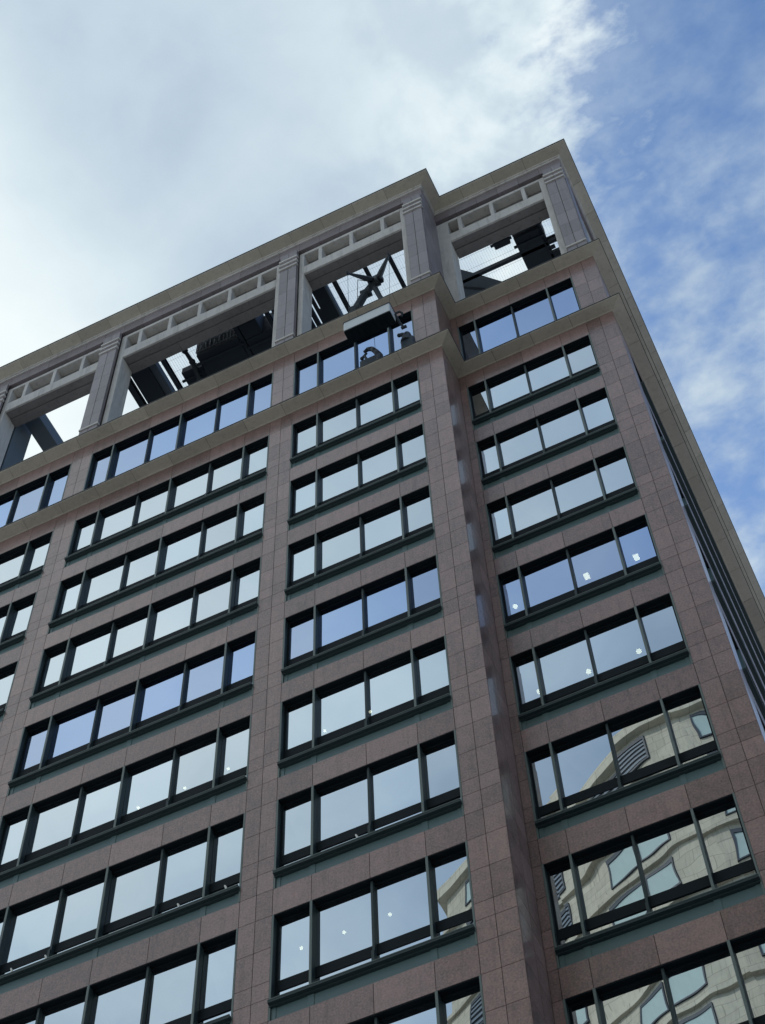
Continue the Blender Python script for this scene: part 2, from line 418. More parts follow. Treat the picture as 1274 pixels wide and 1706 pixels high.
# piers
def both(fr, u0, u1, **k):
    pier(fr, u0, u1, ZB, 0.93, **k)
    pier(fr, u0, u1, 1.14, 5.93, levels=[1.14, 2.2, 3.1, 4.0, 5.0, 5.93], **k)
both(FRONT, -15.2, -14.27, left_ret=SD + 0.1)
both(FRONT, -9.47, -8.60)
both(FRONT, -0.86, 0.0)
both(FRONT, 4.80, PX, right_ret=SD + 0.1, splits=[4.80, 5.25, PX])
both(WING, PX, 5.99, splits=[PX + 0.001, 5.99])
both(WING, 10.52, WX, right_ret=1.05, splits=[10.52, 11.0, WX])
both(WING, -15.44, -15.2, splits=[-15.44, -15.201])
both(WING, -20.95, -20.10, left_ret=1.0)
for (a, b) in ((15.2, 16.2), (30.0, 31.0), (45.0, 46.0)): both(SIDE, a, b)
# lower wall below the detailed storeys
bm = new_bm()
box(bm, -20.9, WX - 0.02, SD + 0.03, 47.3, 0, ZB - ZG - 0.01)
box(bm, LX + 0.02, PX - 0.02, 0.03, SD + 0.2, 0, ZB - ZG - 0.012)
link('base_wall', bm, GRAN, bld)
# core and floors
bm = new_bm(); box(bm, -19.5, 9.6, 6.5, 45.0, 1, 6.0 - ZG)
link('core_wall', bm, INT, bld)
for r in range(0, NR + 1):
    zt = 5.0 if r == 0 else -H * (r - 1)
    bm = new_bm(); box(bm, LX + 0.3, PX - 0.3, 0.32, 6.4, zt + 0.05 - ZG, zt + 0.45 - ZG)
    box(bm, PX - 0.29, WX - 0.32, SD + 0.33, 46, zt + 0.052 - ZG, zt + 0.44 - ZG)
    link('floor_slab', bm, INT, bld)
bm = new_bm(); box(bm, LX + 0.2, PX - 0.2, 0.3, 2.0, 5.95 - ZG, 6.12 - ZG); box(bm, -20.8, WX - 0.2, 2.0, 46.8, 5.95 - ZG, 6.12 - ZG)
link('roof_deck', bm, STEEL, bld)

# ------------------------------------------------------------------ cornices swept along the plan
path = [(-20.95, 47), (-20.95, SD), (LX, SD), (LX, 0), (PX, 0), (PX, SD), (WX, SD), (WX, 47)]
joints = {}
def sweep(name, prof, mat, back=None, step=1.45, gap=0.012, zoff=0.0, jmat=JOINT):
    """prof: closed list of (offset outward, z). One mesh, mitred; cut into stones with thin joints over a continuous core"""
    bm = new_bm(); Lr = bm.faces.layers.float['tone']
    P = [Vector((a, b)) for a, b in path]
    n = len(P)
    nrm = []
    for i in range(n - 1):
        d = (P[i + 1] - P[i]).normalized(); nrm.append(Vector((d.y, -d.x)))   # outward for this path direction
    # check the direction: front segment must face -Y
    def off(i, e):
        if i == 0: return P[0] + nrm[0] * e
        if i == n - 1: return P[-1] + nrm[-1] * e
        a, b = nrm[i - 1], nrm[i]
        return P[i] + (a + b) * (e / (1 + a.dot(b)))
    def section(bm, seg, t0, t1, pr, mi, tone):
        A0 = []; A1 = []
        for (e, z) in pr:
            a, b = off(seg, e), off(seg + 1, e)
            d = (P[seg + 1] - P[seg]).normalized()
            # positions along the segment, corner ends follow the mitre
            base = P[seg] + nrm[seg] * e
            pa = a if t0 is None else base + d * t0
            pb = b if t1 is None else base + d * t1
            A0.append(bm.verts.new((pa.x, pa.y, z - ZG))); A1.append(bm.verts.new((pb.x, pb.y, z - ZG)))
        k = len(pr)
        for i in range(k):
            j = (i + 1) % k
            f = bm.faces.new((A0[i], A0[j], A1[j], A1[i])); f[Lr] = tone; f.material_index = mi
        f = bm.faces.new(A0); f[Lr] = tone; f.material_index = mi
        f = bm.faces.new(A1[::-1]); f[Lr] = tone; f.material_index = mi
    for s_ in range(n - 1):
        Ls = (P[s_ + 1] - P[s_]).length
        k = max(1, round(Ls / step))
        for i in range(k):
            t0 = None if i == 0 else Ls * i / k + gap / 2
            t1 = None if i == k - 1 else Ls * (i + 1) / k - gap / 2
            section(bm, s_, t0, t1, prof, 0, random.random())
        if back: section(bm, s_, None, None, back, 1, 0.5)
    return link(name, bm, (mat, jmat), bld)
def cornice(z0, z1, e, e0=0.02, lip=0.05):
    prof = [(-0.25, z0), (e0, z0), (e0 + 0.012, z0 + lip), (e, z1 - 0.05), (e, z1), (-0.25, z1)]
    back = [(-0.24, z0 + 0.01), (e0 - 0.012, z0 + 0.015), (e0, z0 + lip + 0.012), (e - 0.015, z1 - 0.035), (e - 0.015, z1 - 0.01), (-0.24, z1 - 0.01)]
    c = sweep('cornice', prof, KHAKI, back)
    sweep('cornice_cap', [(-0.2, z1 + 0.002), (e + 0.02, z1 + 0.002), (e + 0.02, z1 + 0.045), (-0.2, z1 + 0.06)], CAP, step=99)
cornice(0.93, 1.09, 0.43)
cornice(5.93, 6.14, 0.43)
# roof cornice: frieze, pale fillet, flared soffit
ZT = 17.33
sweep('frieze', [(-0.9, 16.08), (0, 16.08), (0, 16.80), (-0.9, 16.80)], GREY, [(-0.89, 16.09), (-0.014, 16.09), (-0.014, 16.79), (-0.89, 16.79)], step=0.95)
sweep('fillet', [(-0.9, 16.802), (0.05, 16.802), (0.05, 16.93), (0.03, 16.94), (0.03, 16.98), (0.085, 16.99), (0.085, 17.10), (-0.9, 17.10)], CAST, step=1.45, gap=0.008)
sweep('roof_cornice', [(-0.9, 17.102), (0.09, 17.102), (0.50, 17.24), (0.50, ZT - 0.01), (-0.9, ZT - 0.01)], KHAKI, [(-0.89, 17.11), (0.08, 17.115), (0.485, 17.255), (0.485, ZT - 0.02), (-0.89, ZT - 0.02)])
sweep('cornice_cap', [(-0.95, ZT - 0.008), (0.525, ZT - 0.008), (0.525, ZT + 0.05), (-0.95, ZT + 0.06)], CAP, step=99)

# ------------------------------------------------------------------ crown colonnade
def pilaster(fr, u0, u1, body0, body1, bdepth=0.85, left_ret=0.0, right_ret=0.0):
    root = pier(fr, body0, body1, 6.15, 16.08, levels=[6.15 + 0.0, 7.3, 8.65, 10.0, 11.35, 12.7, 14.05, 15.1, 16.08], depth=bdepth,
                left_ret=left_ret, right_ret=right_ret, name='crown_pillar', mat=GREY, splits=[body0, body1])
    P0 = -0.10
    bm = new_bm(); lv = [6.5, 7.35, 8.5, 9.65, 10.8, 11.95, 13.1, 14.42]; um = (u0 + u1) / 2
    for j in range(len(lv) - 1):
        zo = 0.55 * (j % 2) * 0
        box(bm, u0, um - G * 1.5, P0, -0.002, lv[j] + G, lv[j + 1] - G)
        box(bm, um + G * 1.5, u1, P0, -0.002, lv[j] + G - 0.0, lv[j + 1] - G)
    nf = len(bm.faces); box(bm, u0 + 0.012, u1 - 0.012, P0 + 0.015, -0.003, lv[0], lv[-1], 0.5)
    bm.faces.ensure_lookup_table()
    for f in bm.faces[nf:]: f.material_index = 1
    link('pilaster', bm, (GREY, JOINT), root)
    bm = new_bm()
    for z0, z1 in ((14.43, 14.56), (14.86, 14.99), (15.29, 15.42)): box(bm, u0 - 0.05, u1 + 0.045, P0 - 0.05, 0.0 - 0.003, z0, z1)
    link('capital', bm, CAST, root, bevel=0.012)
    bm = new_bm()
    for z0, z1 in ((14.561, 14.859), (14.991, 15.289), (15.421, 16.078)): box(bm, u0, um - G, P0, -0.003, z0, z1); box(bm, um + G, u1, P0, -0.003, z0, z1)
    link('capital_course', bm, GREY, root)
    bm = new_bm()
    for z0, z1 in ((6.15, 6.95), (7.36, 7.50)): box(bm, u0 - 0.03, u1 + 0.03, P0 - 0.035, -0.003, z0, z1)
    link('pilaster_base', bm, CAST, root, bevel=0.012)
    return root
def lattice(fr, u0, u1, jl, jr, posts, z_rail=(13.60, 14.36), z_top=(15.66, 15.88), w0=0.10):
    bm = new_bm(); D1 = 0.90
    box(bm, u0, u0 + jl, w0, D1, 6.15, z_top[1])
    a, b = u0 + jl, u1 - jr
    root = link('stone_frame', bm, CAST, bld, fr.at(0), fr.rz, bevel=0.02)
    bm = new_bm(); box(bm, u1 - jr, u1, w0, D1, 6.15, z_top[1]); link('jamb', bm, CAST, root, bevel=0.02)
    bm = new_bm(); box(bm, a, b, w0 + 0.001, w0 + 0.09, z_rail[0], z_rail[1]); box(bm, a, b, w0 + 0.09, 0.519, z_rail[1] - 0.12, z_rail[1] - 0.002); link('rail', bm, CAST, root, bevel=0.012)
    bm = new_bm(); box(bm, a, b, w0 + 0.091, 0.519, z_rail[0] + 0.012, z_rail[1] - 0.121); link('beam', bm, BEAMC, root)  # underside of the rail, coloured darker to imitate soffit shade
    bm = new_bm(); box(bm, a, b, w0 + 0.001, 0.52, z_top[0], z_top[1] - 0.001); link('rail', bm, CAST, root, bevel=0.015)
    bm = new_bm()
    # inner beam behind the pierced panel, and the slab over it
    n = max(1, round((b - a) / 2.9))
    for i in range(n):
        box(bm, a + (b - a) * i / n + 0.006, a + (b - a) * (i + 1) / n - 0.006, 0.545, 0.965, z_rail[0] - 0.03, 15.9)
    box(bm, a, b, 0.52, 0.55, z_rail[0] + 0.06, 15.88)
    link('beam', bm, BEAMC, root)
    for p in posts:
        bm = new_bm(); box(bm, p - 0.085, p + 0.085, w0 + 0.004, 0.518, z_rail[1], z_top[0]); link('post', bm, CAST, root, bevel=0.015)
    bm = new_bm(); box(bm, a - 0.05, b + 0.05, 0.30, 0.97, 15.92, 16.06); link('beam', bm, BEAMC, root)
    return root
pilaster(FRONT, -15.05, -14.30, -15.2, -14.35, left_ret=SD + 0.1)
lattice(FRONT, -14.35, -9.47, 0.22, 0.10, [-13.38, -11.95, -10.50])
pilaster(FRONT, -9.43, -8.62, -9.47, -8.60)
lattice(FRONT, -8.60, -0.86, 0.26, 0.22, [-7.66, -6.20, -4.76, -3.32, -1.90])
pilaster(FRONT, -0.80, -0.04, -0.86, 0.0)
lattice(FRONT, 0.0, 4.90, 0.22, 0.22, [0.97, 2.41, 3.85])
pilaster(FRONT, 4.93, 5.70, 4.90, PX, right_ret=SD + 0.1)
lattice(WING, PX - 0.2, 10.66, 0.70, 0.26, [6.77, 8.21, 9.66])
pilaster(WING, 10.70, 11.46, 10.66, WX, right_ret=1.0)
lattice(WING, -20.10, LX + 0.2, 0.26, 0.67, [-19.1, -17.6, -16.2])
pilaster(WING, -20.9, -20.14, -20.95, -20.10, left_ret=1.0)
for i, (a, b) in enumerate(((1.0, 15.2), (16.2, 30.0), (31.0, 45.0))):
    n = round((b - a) / 1.45)
    lattice(SIDE, a, b, 0.26, 0.26, [a + (b - a) * q / n for q in range(1, n)])
    pilaster(SIDE, b + 0.08, b + 0.92, b, b + 1.0)

# ------------------------------------------------------------------ roof steelwork seen through the colonnade
def beam_y(name, x0, x1, y0, y1, z, h, mat=STEEL, ibeam=True):
    bm = new_bm()
    if ibeam:
        t_ = min(0.03, (x1 - x0) / 4); xm = (x0 + x1) / 2
        box(bm, x0, x1, y0, y1, z, z + t_); box(bm, xm - 0.02, xm + 0.02, y0, y1, z + t_, z + h - t_); box(bm, x0, x1, y0, y1, z + h - t_, z + h)
    else: box(bm, x0, x1, y0, y1, z, z + h)
    return link(name, bm, mat, bld, BL)
beam_y('roof_beam', -13.92, -13.19, 0.98, 22, 14.2, 0.82, BLUE, False)
for x0, x1 in ((-9.08, -8.84), (-7.19, -7.02), (-3.70, -3.52), (-2.21, -2.06), (0.97, 1.13), (2.41, 2.55), (3.51, 3.66)):
    beam_y('roof_beam', x0, x1, 0.98, 16, 14.2, 0.35)
beam_y('roof_pipe', -8.76, -8.72, 0.98, 16, 14.25, 0.04, STEEL, False)
beam_y('roof_panel', -8.66, -7.80, 0.98, 16, 14.2, 0.5, STEEL, False)
beam_y('roof_panel', -7.80, -7.48, 0.98, 16, 14.32, 0.5, BLUE, False)
beam_y('roof_panel', 0.02, 0.60, 0.98, 16, 14.2, 0.4, STEEL, False)
beam_y('roof_panel', 0.60, 0.68, 0.98, 16, 14.2, 0.5, BLUE, False)
beam_y('roof_panel', -0.20, -0.06, 0.98, 16, 14.2, 0.2, STEEL, False)
beam_y('roof_panel', -0.86, -0.55, 0.98, 16, 14.2, 0.2, STEEL, False)
beam_y('roof_panel', -1.9, -0.88, 0.98, 16, 14.25, 0.2, STEEL, False)
beam_y('roof_panel', -0.48, -0.29, 0.98, 16, 14.2, 0.2, STEEL, False)
beam_y('roof_panel', -0.06, 0.02, 2.1, 16, 14.2, 0.2, STEEL, False)
beam_y('roof_panel', -0.29, -0.20, 2.75, 16, 14.2, 0.2, STEEL, False)
bm = new_bm(); box(bm, 5.9, 10.7, 3.53, 3.67, 14.2, 14.5); link('roof_beam', bm, STEEL, bld, BL)
bm = new_bm()   # canted roof of the stair head behind the wing opening
pl = [(5.6, 2.95), (5.95, 2.95), (6.52, 3.46), (7.37, 4.28), (8.9, 5.8), (8.9, 9.0), (5.6, 9.0)]
A = [bm.verts.new((x, y, 14.2)) for x, y in pl]; B = [bm.verts.new((x, y + 0.05, 14.3)) for x, y in pl]
for i in range(len(pl)):
    j = (i + 1) % len(pl); bm.faces.new((A[i], A[j], B[j], B[i]))
bm.faces.new(A); bm.faces.new(B); link('roof_panel', bm, BLUE, bld, BL)
bm = new_bm(); tube(bm, [(5.7, 3.75, 14.17), (7.6, 4.9, 14.17)], 0.05, 8); link('roof_pipe', bm, STEEL, bld, BL)
beam_y('roof_panel', -6.02, -5.74, 2.2, 16, 14.25, 0.3, STEEL, False)
# grey column inside the left bay
bm = new_bm(); box(bm, -15.5, -14.16, 1.0, 2.0, 6.13, 17.0); link('roof_column', bm, BLUE, bld, BL)
# wire mesh stretched over the roof steel
bm = new_bm()
r_ = 0.0020
for (xa, xb, y1, y2) in ((-7.45, -2.0, 1.0, 12.0), (0.6, 4.75, 1.0, 12.0), (6.0, 10.5, 2.3, 12.0)):
    x = xa
    while x < xb: box(bm, x, x + r_ * 1.6, y1, y2, 14.66, 14.672); x += 0.11
    y = y1
    while y < y2: box(bm, xa, xb, y, y + r_ * 1.6, 14.674, 14.686); y += 0.55
link('wire_mesh', bm, STEEL, bld, BL)

# ------------------------------------------------------------------ rooftop machinery (things of their own, standing on the deck)
def deck_legs(bm, x0, x1, y0, y1, z1, r=0.06):
    for x in (x0 + r, x1 - r):
        for y in (y0 + r, y1 - r): box(bm, x - r, x + r, y - r, y + r, 6.13, z1)
def unit(name, label, cat, x0, x1, y0, y1, z0, z1, ribs=True, cut=None, group=None):
    root = thing(name, label, cat, ((x0 + x1) / 2, (y0 + y1) / 2, 6.13), group=group)
    o = (-(x0 + x1) / 2, -(y0 + y1) / 2, -6.13)
    bm = new_bm(); box(bm, x0, x1, y0, y1, z0, z1)
    if cut: box(bm, *cut)
    link('casing', bm, STEEL, root, o, bevel=0.03)
    for yy in ((y0 + 0.35, y1 - 0.35) if y1 - y0 > 1 else (y0 + 0.3,)):
        bm = new_bm(); box(bm, x0 - 0.12, x1 + 0.12, yy - 0.05, yy + 0.05, z0 - 0.10, z0 - 0.001); link('bearer', bm, STEEL, root, o)
    if ribs:
        bm = new_bm(); n = int((x1 - x0) / 0.16)
        for i in range(n + 1):
            x = x0 + (x1 - x0) * i / n; box(bm, x - 0.015, x + 0.015, y0 - 0.05, y0 - 0.001, z0 + 0.25, z1 - 0.05)
        box(bm, x0, x1, y0 - 0.07, y0 - 0.051, z0 + 0.20, z0 + 0.26); box(bm, x0, x1, y0 - 0.07, y0 - 0.051, (z0 + z1) / 2, (z0 + z1) / 2 + 0.05)
        link('louvre_grille', bm, BLUE, root, o)
        bm = new_bm()
        for i in range(5):
            x = x0 + 0.25 + i * 0.22
            tube(bm, [(x, y0 - 0.09, z0 + 0.3), (x, y0 - 0.09, z0 + 0.7 + 0.15 * (i % 3)), (x + 0.3, y0 - 0.09, z0 + 0.75 + 0.15 * (i % 3))], 0.022, 6)
        link('pipework', bm, GREEN, root, o)
    return root
unit('cooling_unit', 'large dark cooling unit with piped grille seen through the widest roof opening', 'machinery', -5.72, -3.72, 1.67, 5.2, 14.2, 16.0)
unit('cooling_unit', 'smaller dark cooling unit beside the large one, nearest the middle stone pillar', 'machinery', -3.48, -2.24, 1.95, 5.2, 14.2, 16.0, ribs=False, cut=(-3.48, -2.66, 1.25, 1.94, 14.21, 16.0))
r0 = unit('control_cabinet', 'small dark round-cornered cabinet left of the large cooling unit', 'machinery', -6.68, -5.98, 2.10, 3.4, 14.2, 14.7, ribs=False)
unit('winch_cabinet', 'dark slatted winch cabinet behind the right-hand roof opening', 'machinery', 8.56, 9.66, 2.78, 5.6, 14.2, 16.2)
unit('hanging_motor', 'small black motor box beside the winch cabinet in the right-hand opening', 'machinery', 7.70, 8.40, 2.35, 2.92, 14.2, 15.4, ribs=False)
# clutter on the winch cabinet's right edge
ck = thing('hoist_gear', 'dark tangle of hoist gear hanging right of the winch cabinet', 'machinery', (9.8, 3.0, 14.2)); o = (-9.8, -3.0, -14.2)
bm = new_bm(); box(bm, 9.66, 9.80, 2.55, 3.5, 14.3, 15.6); box(bm, 9.70, 10.3, 3.50, 3.66, 14.55, 14.7); box(bm, 9.72, 10.0, 3.75, 3.92, 14.2, 14.32); box(bm, 9.68, 10.5, 4.05, 4.6, 14.2, 14.5); box(bm, 9.665, 9.80, 3.501, 4.6, 14.2, 14.6)
link('gear_housing', bm, STEEL, ck, o, bevel=0.02)
bm = new_bm(); tube(bm, [(9.6, 2.35, 14.5), (9.85, 2.55, 14.5), (9.95, 2.4, 14.6), (10.2, 2.6, 14.6)], 0.03, 8); tube(bm, [(9.6, 2.9, 14.5), (9.82, 2.75, 14.6), (9.7, 2.5, 14.7)], 0.05, 8); ball(bm, (9.80, 2.68, 14.55), 0.12)
link('cable_guide', bm, STEEL, ck, o)
# gantry in the wide bay
mg = thing('davit_mast', 'black davit mast with bolted joints left of the large cooling unit', 'machinery', (-6.2, 3.0, 6.13)); o = (6.2, -3.0, -6.13)
bm = new_bm()
tube(bm, [(-5.95, 4.2, 6.13), (-5.95, 3.2, 13.2), (-6.05, 1.9, 14.4), (-6.35, 0.99, 15.2)], [0.09, 0.09, 0.10, 0.07], 10)
link('mast', bm, STEEL, mg, o)
for p in ((-6.0, 2.55, 13.85), (-6.05, 1.9, 14.4), (-6.2, 1.45, 14.8)):
    bm = new_bm(); ball(bm, p, 0.15, 10); link('joint', bm, STEEL, mg, o)

# facade-access crane: leaning mast, forked jib reaching out over the street
cr = thing('cleaning_crane', 'black forked roof crane for window cleaning reaching out of the central opening', 'crane', (3.0, 1.9, 6.13)); o = (-3.0, -1.9, -6.13)
fk = Vector((3.28, 0.45, 10.45))
bm = new_bm(); box(bm, 2.2, 3.7, 1.3, 2.6, 6.13, 6.9); box(bm, 2.5, 3.4, 1.45, 2.4, 6.9, 7.7); link('carriage', bm, STEEL, cr, o, bevel=0.05)
bm = new_bm(); tube(bm, [(1.75, 1.0, 7.6), (2.15, 0.62, 8.5), (2.72, 0.5, 9.55), (3.28, 0.45, 10.45)], [0.20, 0.18, 0.16, 0.13], 8)
box(bm, 1.6, 2.4, 0.9, 1.5, 6.9, 7.6)
link('mast', bm, STEEL, cr, o)
bm = new_bm(); tube(bm, [(3.55, 1.5, 7.6), (3.42, 0.62, 8.6), (3.16, 0.50, 9.8)], [0.12, 0.11, 0.08], 8); link('ram', bm, STEEL, cr, o)
for p, rr in (((2.30, 0.62, 8.8), 0.21), ((3.2, 0.50, 10.3), 0.19), ((2.80, 0.52, 9.7), 0.19)):
    bm = new_bm(); prism(bm, (p[0] - 0.2, p[1], p[2]), (p[0] + 0.2, p[1], p[2]), rr, rr, 10); link('joint', bm, STEEL, cr, o)
bm = new_bm(); box(bm, 2.95, 3.55, 0.32, 0.62, 10.25, 10.62); link('joint', bm, STEEL, cr, o, bevel=0.02)
tipL = Vector((2.70, -0.95, 8.65)); tipR = Vector((4.45, -0.95, 8.65))
for tp in (tipL, tipR):
    a = fk + Vector((0.10 if tp.x > 3.3 else -0.10, 0, 0))
    bm = new_bm(); tube(bm, [a, a.lerp(tp, 0.35), tp], [0.13, 0.11, 0.04], 6); jib = link('jib_arm', bm, STEEL, cr, o)
    bm = new_bm(); prism(bm, tp + Vector((-0.03, 0, 0.0)), tp + Vector((0.03, 0, 0.0)), 0.09, 0.09, 12); link('pulley', bm, STEEL, jib)
# thin ladder rail beside the crane
bm = new_bm(); tube(bm, [(1.45, 2.6, 13.6), (2.05, 1.45, 13.9), (2.4, 1.75, 14.0), (2.2, 2.3, 14.0)], 0.014, 6); tube(bm, [(1.75, 2.05, 13.75), (2.2, 2.3, 13.8)], 0.012, 6)
link('hand_rail', bm, STEEL, cr, o)
# suspended cradle
GX0, GX1, GY0, GY1, GZ0, GZ1 = 2.60, 4.42, -1.22, -0.70, 2.80, 3.52
gd = thing('cleaning_cradle', 'pale metal window cleaning cradle hanging on cables in front of the attic windows', 'cradle', ((GX0 + GX1) / 2, -0.96, GZ0)); o = (-(GX0 + GX1) / 2, 0.96, -GZ0)
def roundbox(bm, x0, x1, y0, y1, z0, z1, r):
    pts = []
    for cx, cy, a0 in ((x1 - r, y1 - r, 0), (x0 + r, y1 - r, 90), (x0 + r, y0 + r, 180), (x1 - r, y0 + r, 270)):
        for q in range(5): a = RAD(a0 + q * 22.5); pts.append((cx + r * math.cos(a), cy + r * math.sin(a)))
    A = [bm.verts.new((x, y, z0)) for x, y in pts]; B = [bm.verts.new((x, y, z1)) for x, y in pts]
    for i in range(len(pts)):
        j = (i + 1) % len(pts); bm.faces.new((A[i], A[j], B[j], B[i]))
    bm.faces.new(A); bm.faces.new(B)
bm = new_bm(); roundbox(bm, GX0, GX1, GY0, GY1, GZ0 + 0.05, GZ1 - 0.03, 0.05); link('side_panel', bm, ALU, gd, o)
bm = new_bm(); roundbox(bm, GX0 + 0.012, GX1 - 0.012, GY0 + 0.012, GY1 + 0.03, GZ0 - 0.03, GZ0 + 0.049, 0.045)
for q in range(7):
    x = GX0 + 0.25 + q * 0.22; box(bm, x - 0.012, x + 0.012, GY0 + 0.06, GY1 - 0.06, GZ0 - 0.05, GZ0 - 0.031)
link('floor_pan', bm, DARK, gd, o)
bm = new_bm(); roundbox(bm, GX0 - 0.02, GX1 + 0.02, GY0 - 0.02, GY1 + 0.02, GZ1 - 0.03, GZ1 + 0.01, 0.06); link('top_rail', bm, STEEL, gd, o)
for tp in (tipL, tipR):
    bm = new_bm(); xx = 2.72 if tp is tipL else 4.32
    tube(bm, [(xx, -0.95, GZ1), tp], 0.008, 6); link('cable', bm, STEEL, gd, o)
bm = new_bm(); tube(bm, [(4.44, -0.8, 3.3), (4.5, -0.55, 3.0), (4.6, -0.45, 2.75)], [0.05, 0.05, 0.035], 8); prism(bm, (4.50, -0.45, 2.75), (4.70, -0.45, 2.75), 0.06, 0.06, 10)
tube(bm, [(4.42, -0.75, 3.5), (4.58, -0.7, 3.62), (4.66, -0.66, 3.5), (4.6, -0.6, 3.35)], 0.04, 8); link('buffer_arm', bm, STEEL, gd, o)
# two dark hoist brackets standing on the lower cornice ledge
h1 = thing('ledge_bracket', 'dark curved bracket with a hooked arm on the ledge below the cradle', 'bracket', (3.25, -0.2, 1.14)); o = (-3.25, 0.2, -1.14)
bm = new_bm(); tube(bm, [(2.92, -0.2, 2.75), (3.08, -0.2, 2.85), (3.24, -0.2, 2.72), (3.38, -0.2, 2.35), (3.50, -0.2, 1.9), (3.52, -0.2, 1.14)], [0.05, 0.08, 0.09, 0.10, 0.13, 0.15], 10); link('curved_arm', bm, STEEL, h1, o, smooth=True)
bm = new_bm(); tube(bm, [(2.83, -0.2, 2.32), (3.02, -0.2, 2.58)], [0.05, 0.045], 8); tube(bm, [(2.93, -0.2, 2.44), (3.0, -0.2, 2.1), (3.05, -0.2, 1.9)], [0.045, 0.06, 0.1], 8); ball(bm, (2.83, -0.2, 2.3), 0.075, 10)
box(bm, 2.78, 3.45, -0.3, -0.08, 1.14, 1.92); link('hook', bm, STEEL, h1, o, bevel=0.03)
h2 = thing('ledge_bracket', 'dark humped roller bracket on the ledge at the right end of the cradle', 'bracket', (4.55, -0.2, 1.14)); o = (-4.55, 0.2, -1.14)
bm = new_bm(); roundbox(bm, 4.36, 4.86, -0.32, -0.06, 1.14, 2.15, 0.08); tube(bm, [(4.55, -0.2, 2.0), (4.60, -0.2, 2.55), (4.60, -0.2, 2.72)], [0.22, 0.15, 0.09], 12); link('housing', bm, STEEL, h2, o, smooth=False, bevel=0.03)
bm = new_bm(); tube(bm, [(4.58, -0.2, 2.60), (4.42, -0.2, 2.78), (4.30, -0.2, 2.84)], [0.09, 0.08, 0.06], 10); ball(bm, (4.30, -0.2, 2.84), 0.08, 10); link('roller', bm, STEEL, h2, o)

# ------------------------------------------------------------------ ceiling lamps seen through the glass
def lamp(kind, p, label, group):
    root = thing('ceiling_lamp', label, 'lamp', p, group=group)
    bm = new_bm()
    if kind == 'globe': ball(bm, (0, 0, -0.02), 0.072 if p[0] > 5.8 else 0.042, 16)
    else: box(bm, -0.075, 0.075, -0.10, 0.10, -0.05, -0.01)
    link('lamp_shade', bm, LAMP, root, smooth=(kind == 'globe'))
    bm = new_bm(); box(bm, -0.01, 0.01, -0.01, 0.01, -0.009, 0.245); link('stem', bm, DARK, root)
rows = {'five': -16.2, 'four': -12.2, 'seven': -24.2}
L_ = [('globe', 6.10, 2.44, -12.2, 'round white lamp behind the blue-tinted glass of the right wing, its narrow left pane', None),
      ('panel', 8.30, 2.40, -12.2, 'square white light behind the middle of the blue-tinted right wing windows', None),
      ('panel', 9.78, 2.44, -12.2, 'square white light at the right end of the blue-tinted right wing windows', None),
      ('globe', 6.32, 2.60, -16.2, 'round lamp in the right wing one storey below the blue-tinted row, leftmost of three', None),
      ('globe', 7.72, 2.59, -16.2, 'round lamp in the right wing one storey below the blue-tinted row, middle of three', None),
      ('globe', 9.14, 2.58, -16.2, 'round lamp in the right wing one storey below the blue-tinted row, rightmost of three', None),
      ('globe', 0.70, 1.22, -16.2, 'round lamp in the middle bay just below the blue-tinted row, left of two', None),
      ('globe', 2.06, 1.20, -16.2, 'round lamp in the middle bay just below the blue-tinted row, right of two', None),
      ('globe', -5.01, 1.27, -16.2, 'round lamp in the widest bay just below the blue-tinted row, leftmost of three', None),
      ('globe', -3.55, 1.24, -16.2, 'round lamp in the widest bay just below the blue-tinted row, middle of three', None),
      ('globe', -2.19, 1.19, -16.2, 'round lamp in the widest bay just below the blue-tinted row, rightmost of three', None),
      ('globe', 0.23, 1.00, -24.2, 'small round lamp low in the middle bay, in its narrow left pane', None),
      ('globe', 1.30, 1.01, -24.2, 'small round lamp low in the middle bay, in its second pane from the left', None),
      ('globe', 2.45, 0.99, -24.2, 'small round lamp low in the middle bay, in its third pane from the left', None)]
for k, x, y, z, lb, g in L_: lamp(k, (x, y, z), lb, 'lamps glowing behind the office windows')
# small white pegs on sill rails
for (x, row, lb) in ((-7.0, 6, 'white peg on a sill rail of the widest bay, farthest left'), (-6.05, 6, 'white peg on a sill rail of the widest bay, second from left'),
                     (-2.45, 6, 'white peg on a sill rail of the widest bay, third from left'), (-1.2, 6, 'white peg on a sill rail at the right end of the widest bay'), (2.2, 6, 'white peg on a sill rail of the middle bay')):
    zt = -H * (row - 1)
    bm = new_bm(); tube(bm, [(0, 0, 0), (-0.02, 0, 0.10), (-0.05, -0.01, 0.17)], [0.028, 0.028, 0.02], 8)
    tag(link('sill_peg', bm, WHITE, None, (x, -0.07, zt - HO + 0.335 + 0.16)), lb, 'peg', 'white pegs on the sill rails')

# ------------------------------------------------------------------ building across the street (seen mirrored in the glass)
op = thing('limestone_building', 'pale limestone building across the street, mirrored wavily in the lower right windows', 'building', (10, -50, ZG)); oo = (-10, 50, 0)
plan = [(62, -45), (3.5, -45), (1.0, -45.4), (-1.5, -46.3), (-4.7, -48.1), (-11.0, -51.6), (-17.0, -55.0), (-17.0, -85), (62, -85)]
TOP = 39.1 - ZG
bm = new_bm()
def extr(bm, pl, z0, z1, tone=0.5):
    Lr = bm.faces.layers.float['tone']
    A = [bm.verts.new((x, y, z0)) for x, y in pl]; B = [bm.verts.new((x, y, z1)) for x, y in pl]
    for i in range(len(pl)):
        j = (i + 1) % len(pl); bm.faces.new((A[i], A[j], B[j], B[i]))[Lr] = tone
    bm.faces.new(A)[Lr] = tone; bm.faces.new(B)[Lr] = tone
extr(bm, plan, 0, TOP)
link('wall', bm, BEIGE, op, oo)
